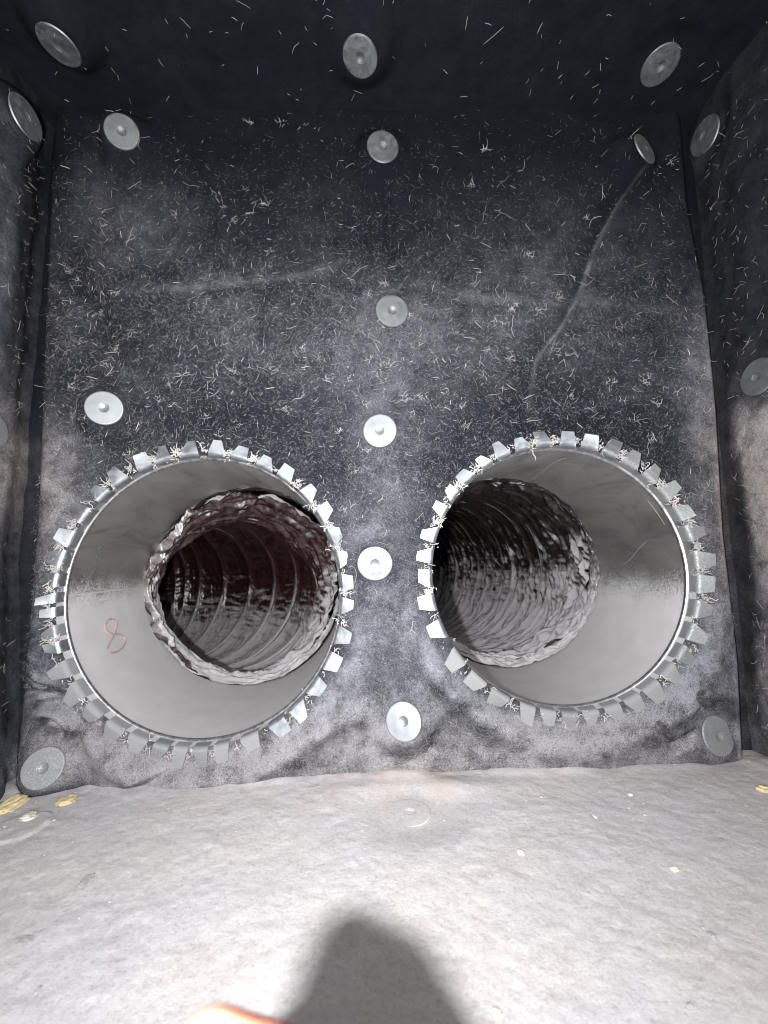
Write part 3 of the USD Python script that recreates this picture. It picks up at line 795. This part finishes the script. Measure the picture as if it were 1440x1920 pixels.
# ------------------------------------------------------------------ pins
def pin_parts(n, dusty):
    n = np.array(n, float); n /= np.linalg.norm(n)
    a = np.cross(n, [0.31, 0.2, 0.93]); a /= np.linalg.norm(a); b = np.cross(n, a)
    M = np.stack([a, b, n], 1)
    R = PR
    dish = [(0.0036, -0.0003), (0.0039, 0.0002), (0.0044, 0.0004), (0.0090, 0.0003), (R - 0.0022, 0.0001), (R - 0.0016, 0.0003), (R - 0.0006, 0.0001), (R, -0.0009), (R - 0.0004, -0.0014), (R - 0.003, -0.0008), (0.0036, -0.0006)]
    head = [(0.0001, -0.0006), (0.0018, -0.0004), (0.0030, 0.0001), (0.0036, 0.0002), (0.0037, -0.0008)]
    out = []
    for prof, q in ((dish, 56), (head, 28)):
        th = np.linspace(0, 2 * np.pi, q, endpoint=False)
        v = np.concatenate([np.stack([r * np.cos(th), r * np.sin(th), np.full(q, h)], -1) for r, h in prof])
        out.append((v @ M.T, tri(grid_faces(len(prof), q, True))))
    return out


for c, n, label, dusty in PINS:
    t = thing('insulation_pin', label, 'insulation pin', c, G)
    dish, head = pin_parts(n, dusty)
    m_ = (M_pin, M_tab_dusty, M_floor)[dusty]
    obj('washer', dish, m_, t, smooth=35)
    obj('nail_head', head, m_, t, smooth=35)


# ------------------------------------------------------------------ lint
def fibres(name, P, N, length, width, mat_, label, curl=0.5, lift=0.0009, segs=5, cat='lint'):
    """short curved hairs lying on a surface: P points, N normals"""
    n = len(P)
    a = np.cross(N, np.array([0.3, 0.8, 0.5])); a /= np.linalg.norm(a, axis=1, keepdims=True)
    b = np.cross(N, a)
    ang = rng.uniform(0, 2 * np.pi, n)
    turn = rng.normal(0, curl, n); kink = rng.normal(0, curl * .7, (n, segs))
    up0, up1 = rng.uniform(0, lift, n), rng.exponential(lift, n)
    pts = np.zeros((n, segs + 1, 3)); pts[:, 0] = P + N * (0.0003 + up0)[:, None]
    for i in range(segs):
        ang = ang + turn / segs * 2 + kink[:, i]
        step = (length / segs)[:, None] * (np.cos(ang)[:, None] * a + np.sin(ang)[:, None] * b)
        pts[:, i + 1] = pts[:, i] + step + N * (up1 / segs)[:, None]
    c = UsdGeom.BasisCurves.Define(stage, numbered('/World/' + name))
    c.CreateTypeAttr('linear')
    c.CreatePointsAttr(Vt.Vec3fArray.FromNumpy(pts.reshape(-1, 3).astype(np.float32)))
    c.CreateCurveVertexCountsAttr(Vt.IntArray.FromNumpy(np.full(n, segs + 1, np.int32)))
    w = np.repeat(width[:, None], segs + 1, 1); w[:, -1] *= .5; w[:, 0] *= .6
    c.CreateWidthsAttr(Vt.FloatArray.FromNumpy(w.ravel().astype(np.float32)))
    c.SetWidthsInterpolation('vertex')
    UsdShade.MaterialBindingAPI.Apply(c.GetPrim()).Bind(mat_)
    tag(c.GetPrim(), label, cat, kind='stuff')


def fine_density(x, z):
    X, Y = px(x, z)
    d = 0.02 + 0.16 * sstep(220, 500, Y) + 0.30 * sstep(420, 640, Y) + 0.25 * sstep(1000, 1350, Y)
    d += .3 * np.exp(-((X - 720) / 100) ** 2 - ((Y - 1000) / 220) ** 2) + .25 * np.exp(-((X - 640) / 300) ** 2 - ((Y - 640) / 130) ** 2)
    d *= 1 - 0.45 * sstep(1000, 1200, X) * sstep(750, 450, Y)
    return np.clip(d * (1 + 1.3 * fbm2(x, z, 13, 4, 200) + 1.2 * fbm2(x, z, 45, 3, 201)), 0.004, 1)


def coarse_density(x, z):
    X, Y = px(x, z)
    d = 0.04 + 0.12 * sstep(200, 420, Y) + 0.6 * np.exp(-((X - 350) / 330) ** 2 - ((Y - 690) / 120) ** 2) + .4 * np.exp(-((X - 960) / 330) ** 2 - ((Y - 700) / 110) ** 2)
    d += .4 * np.exp(-((X - 140) / 90) ** 2 - ((Y - 480) / 140) ** 2) + .3 * np.exp(-((X - 640) / 60) ** 2 - ((Y - 900) / 80) ** 2)
    d *= 1 - 0.75 * sstep(900, 1150, Y)
    return np.clip(d * (1 + 1.6 * fbm2(x, z, 18, 4, 210) + 1.6 * fbm2(x, z, 50, 3, 211)), 0.003, 1)


def on_wall(n, dens, zlo=-0.19, zhi=0.44):
    out = []
    while sum(map(len, out)) < n:
        x = rng.uniform(-0.33, 0.31, 20000); z = rng.uniform(zlo, zhi, 20000)
        ok = rng.uniform(0, 1, 20000) < dens(x, z)
        ok &= (x > edge_x(LEFT_EDGE, z) + .005) & (x < edge_x(RIGHT_EDGE, z) - .006)
        for k in (0, 1):
            ok &= ring(x, z, k)[0] > 0.0035
        for c, *_ in BACK_PINS:
            ok &= np.hypot(x - c[0], z - c[2]) > PR + 0.0005
        out.append(np.stack([x[ok], z[ok]], 1))
    q = np.concatenate(out)[:n]
    x, z = q.T
    e = 0.0006
    h = wall_height(x, z)
    gx, gz = (wall_height(x + e, z) - h) / e, (wall_height(x, z + e) - h) / e
    N = np.stack([-gx, -np.ones(n), -gz], -1); N[:, 0] *= -1; N[:, 2] *= -1
    N = np.stack([-gx * 1.0, -np.ones(n), -gz * 1.0], -1); N /= np.linalg.norm(N, axis=1, keepdims=True)
    for k in (0, 1):                                     # on top of the tabs
        h = np.where(ring(x, z, k)[0] < 0.014, np.maximum(h, 0.004), h)
    return np.stack([x, -h, z], -1), N


n = 52000
P, N = on_wall(n, fine_density)
fibres('fine_lint', P, N, np.clip(rng.lognormal(math.log(.0019), .55, n), .0007, .007), rng.uniform(.00006, .00013, n), M_fibre, 'fine grey lint felted over the black back wall', .08, .0004, 2)
n = 1900
P, N = on_wall(n, coarse_density)
fibres('coarse_lint', P, N, np.clip(rng.lognormal(math.log(.0033), .55, n), .0012, .012), rng.lognormal(math.log(.00016), .45, n).clip(.00008, .00045), M_fibre_tan, 'pale straw-like lint fibres scattered over the back wall', .10, .0012)
# wisps: small knots of lint caught together
n = 95
P0, N0 = on_wall(n, coarse_density)
rp = np.random.default_rng(77).integers(4, 14, n)
P, N = np.repeat(P0, rp, 0), np.repeat(N0, rp, 0)
P = P + rng.normal(0, .0014, P.shape) * np.array([1.6, .25, 1.0])
fibres('lint_knots', P, N, rng.uniform(.0018, .0060, len(P)), rng.uniform(.00010, .00026, len(P)), M_fibre_tan, 'small knots of cream lint caught on the back wall', .5, .0014)
n = 45
P, N = on_wall(n, lambda x, z: np.full(x.shape, .5), -0.12, .40)
fibres('long_threads', P, N, rng.uniform(.008, .022, n), rng.uniform(.00014, .00028, n), M_fibre_tan, 'long curled threads caught on the back wall', .55, .002, 9)

# ceiling and side walls
n = 170
X = rng.uniform(-.33, .31, n); Y = rng.uniform(-.16, -.005, n)
fibres('ceiling_lint', np.stack([X, Y, ceil_z(X, Y) - .0005], -1), np.tile([0, 0, -1.0], (n, 1)), np.clip(rng.lognormal(math.log(.005), .5, n), .002, .02), rng.uniform(.00014, .00032, n), M_fibre_tan, 'sparse pale threads hanging on the black ceiling', .18, .0012)


for side in (-1, 1):
    n = 360
    Y, Z = rng.uniform(-.07, .004, n), rng.uniform(-.17, .40, n)
    x = SIDE[side](Y, Z)
    fibres('side_wall_lint', np.stack([x, Y, Z], -1), np.tile([-float(side), 0, 0.05], (n, 1)), np.clip(rng.lognormal(math.log(.004), .5, n), .0015, .012), rng.uniform(.00008, .0002, n), M_fibre_tan,
           'pale lint fibres on the ' + ('left' if side < 0 else 'right') + ' side wall', .3, .0012)


# tufts of insulation in the notches between the tabs
def fluff(k, label):
    P, N, Ls = [], [], []
    rnd = np.random.default_rng(30 + k)
    for a in NOTCH[k]:
        amt = rnd.uniform(.15, 1.0) * (1.25 if math.sin(a) > -.3 else .3)
        c = COL[k]['c']; R = COL[k]['R']
        for _ in range(int(46 * amt)):
            q = R + rnd.normal(0.0045, 0.0022); aa = a + rnd.normal(0, 0.0020) / R * 1.0
            nn = rnd.normal(0, 1, 3); nn[1] = -abs(nn[1]) - .3
            P.append((c[0] + q * math.cos(aa), -0.0005 + rnd.normal(0, .0016), c[1] + q * math.sin(aa))); N.append(nn / np.linalg.norm(nn)); Ls.append(rnd.uniform(.002, .0065))
    P, N, Ls = np.array(P), np.array(N), np.array(Ls)
    fibres('insulation_fluff', P, N, Ls, np.random.default_rng(1).uniform(.0003, .0006, len(P)), M_fibre_tan, label, 1.3, .0018, 6, 'fluff')


fluff(0, 'cream fluff poking out between the tabs of the left collar')
fluff(1, 'cream fluff poking out between the tabs of the right collar')


# ------------------------------------------------------------------ crumbs on the floor
def lump(r, seed, flat=.5, stretch=(1, 1)):
    m = trimesh.creation.icosphere(3, 1.0)
    v = m.vertices * (1 + 1.5 * (meshkit.fbm(m.vertices * 2.4 + seed * 7.3, 4, seed) - .5))[:, None]
    v = v * np.array([stretch[0], stretch[1], flat]) * r
    return v, m.faces


def on_floor(X, Y):
    d = ray(X, Y); p = None; z = -0.185
    for _ in range(8):
        p = CAM + d * (z / d[2]); z = float(floor_z(np.array([p[0]]), np.array([p[1]]))[0])
    return p


CR = [((20, 1510), .0078, .35, (1.0, 1.7), M_foam, 'foam_crumb', 'large ragged yellow foam scrap in the left floor corner'),
      ((125, 1503), .0064, .35, (1.0, .9), M_foam, 'foam_crumb', 'heart-shaped yellow foam crumb on the dusty floor at left'),
      ((55, 1533), .0052, .4, (1, 1), M_crumb, 'foam_crumb', 'round pale crumb half sunk in dust near the left corner'),
      ((1432, 1482), .0036, .6, (1.3, .8), M_foam, 'foam_crumb', 'yellowish foam crumb at the right edge of the floor'),
      ((977, 1600), .0019, .6, (1, 1.2), M_crumb, 'dust_pellet', 'small cream pellet right of centre on the floor'),
      ((1265, 1631), .0019, .6, (1.2, .8), M_crumb, 'dust_pellet', 'small white pellet on the right half of the floor'),
      ((1182, 1491), .0015, .6, (1.2, .8), M_crumb, 'dust_pellet', 'tiny white pellet near the back of the floor at right'),
      ((1116, 1532), .0014, .6, (.8, 1.3), M_crumb, 'dust_pellet', 'tiny white pellet on the floor before the right collar'),
      ((932, 1902), .0018, .6, (1, 1), M_crumb, 'dust_pellet', 'cream pellet beside the finger shadow at the bottom'),
      ((162, 1651), .0036, .12, (.8, 1.3), M_speck, 'dark_flake', 'oval grey flake on the left of the floor'),
      ((45, 1762), .0034, .12, (1.5, .6), M_speck, 'dark_flake', 'slanting grey flake near the left frame edge'),
      ((1335, 1755), .0015, .5, (.8, 1.2), M_speck, 'dark_flake', 'tiny black fleck at the right of the floor'),
      ((1294, 1886), .0012, .5, (1.2, .8), M_speck, 'dark_flake', 'tiny black fleck low at the right of the floor'),
      ((70, 1858), .0013, .5, (.7, 1.4), M_speck, 'dark_flake', 'tiny black fleck low at the left of the floor')]
for i, ((X, Y), r, fl_, st, m_, nm, lb) in enumerate(CR):
    p = on_floor(X, Y)
    o = obj(nm, lump(r, i + 3, fl_, st), m_, smooth=True)
    UsdGeom.Xformable(o).AddTranslateOp().Set(Gf.Vec3d(*(p + np.array([0, 0, r * fl_ * .25]))))
    tag(o, lb, {'foam_crumb': 'crumb', 'dust_pellet': 'pellet', 'dark_flake': 'flake'}[nm])


gr = np.random.default_rng(19)
V, Fc = [], []
ico = trimesh.creation.icosphere(1, 1.0)
for i in range(260):
    X, Y = gr.uniform(-.32, .31), -.002 - abs(gr.normal(0, .07))
    r = min(gr.lognormal(math.log(.00036), .4), .0010)
    z = float(floor_z(np.array([X]), np.array([Y]))[0])
    v = ico.vertices * (1 + .5 * gr.uniform(-1, 1, (len(ico.vertices), 1))) * r * np.array([1, gr.uniform(.6, 1.4), .7]) + [X, Y, z + r * .2]
    Fc.append(ico.faces + len(V) * len(ico.vertices)); V.append(v)
tag(obj('dust_grains', (np.concatenate(V), np.concatenate(Fc)), M_pin_dusty, smooth=True), 'fine pale grit scattered in the floor dust', 'grit', kind='stuff')


# ------------------------------------------------------------------ the photographer's finger, in front of the torch
def build_finger():
    loc = lambda r, d, f: CAM + r_ * r + d_ * d + f_ * f
    J = [(loc(-0.0222, 0.0706, 0.0500), .0058), (loc(-0.0200, 0.0855, 0.0510), .0112), (loc(-0.0190, 0.1155, 0.0510), .0290), (loc(-0.0185, 0.138, 0.044), .0370), (loc(-0.020, 0.155, 0.030), .0370)]
    J2 = [(loc(-0.0155, 0.0758, 0.0505), .0072), (loc(-0.0165, 0.113, 0.0510), .0290)]
    import manifold3d as m3
    parts = []
    for (a, ra), (b, rb) in list(zip(J[:-1], J[1:])) + [tuple(J2), (J[0], J2[0])]:
        sa = m3.Manifold.sphere(ra, 40).translate(tuple(map(float, a))); sb = m3.Manifold.sphere(rb, 40).translate(tuple(map(float, b)))
        parts.append(m3.Manifold.batch_hull([sa, sb]))
    M = m3.Manifold.batch_boolean(parts, m3.OpType.Add).refine_to_length(0.0016)
    mm = M.to_mesh()
    t = trimesh.Trimesh(mm.vert_properties[:, :3], mm.tri_verts, process=True)
    trimesh.smoothing.filter_taubin(t, iterations=12)
    root = thing('person', 'fingertip of a person holding the torch, blurred at the bottom edge', 'person', J[0][0])
    obj('finger', t, M_skin, root, smooth=True, origin=J[0][0])
    d = J[0][0] - J[1][0]; d /= np.linalg.norm(d)
    s = np.cross(d, f_); s /= np.linalg.norm(s); u = np.cross(s, d)
    if u @ d_ < 0:
        u = -u
    g = np.linspace(-1, 1, 13)
    A, B = np.meshgrid(g, g)
    v = J[0][0] + d * (B * .0052 + .001)[..., None] + s * (A * .0050 * (1 - .12 * B * B))[..., None] + u * (.0074 * np.sqrt(1 - (A * .62) ** 2) - .0009 * (B > .8))[..., None]
    obj('nail', (v.reshape(-1, 3), tri(grid_faces(13, 13))), M_nail, root, smooth=True, origin=J[0][0])


build_finger()
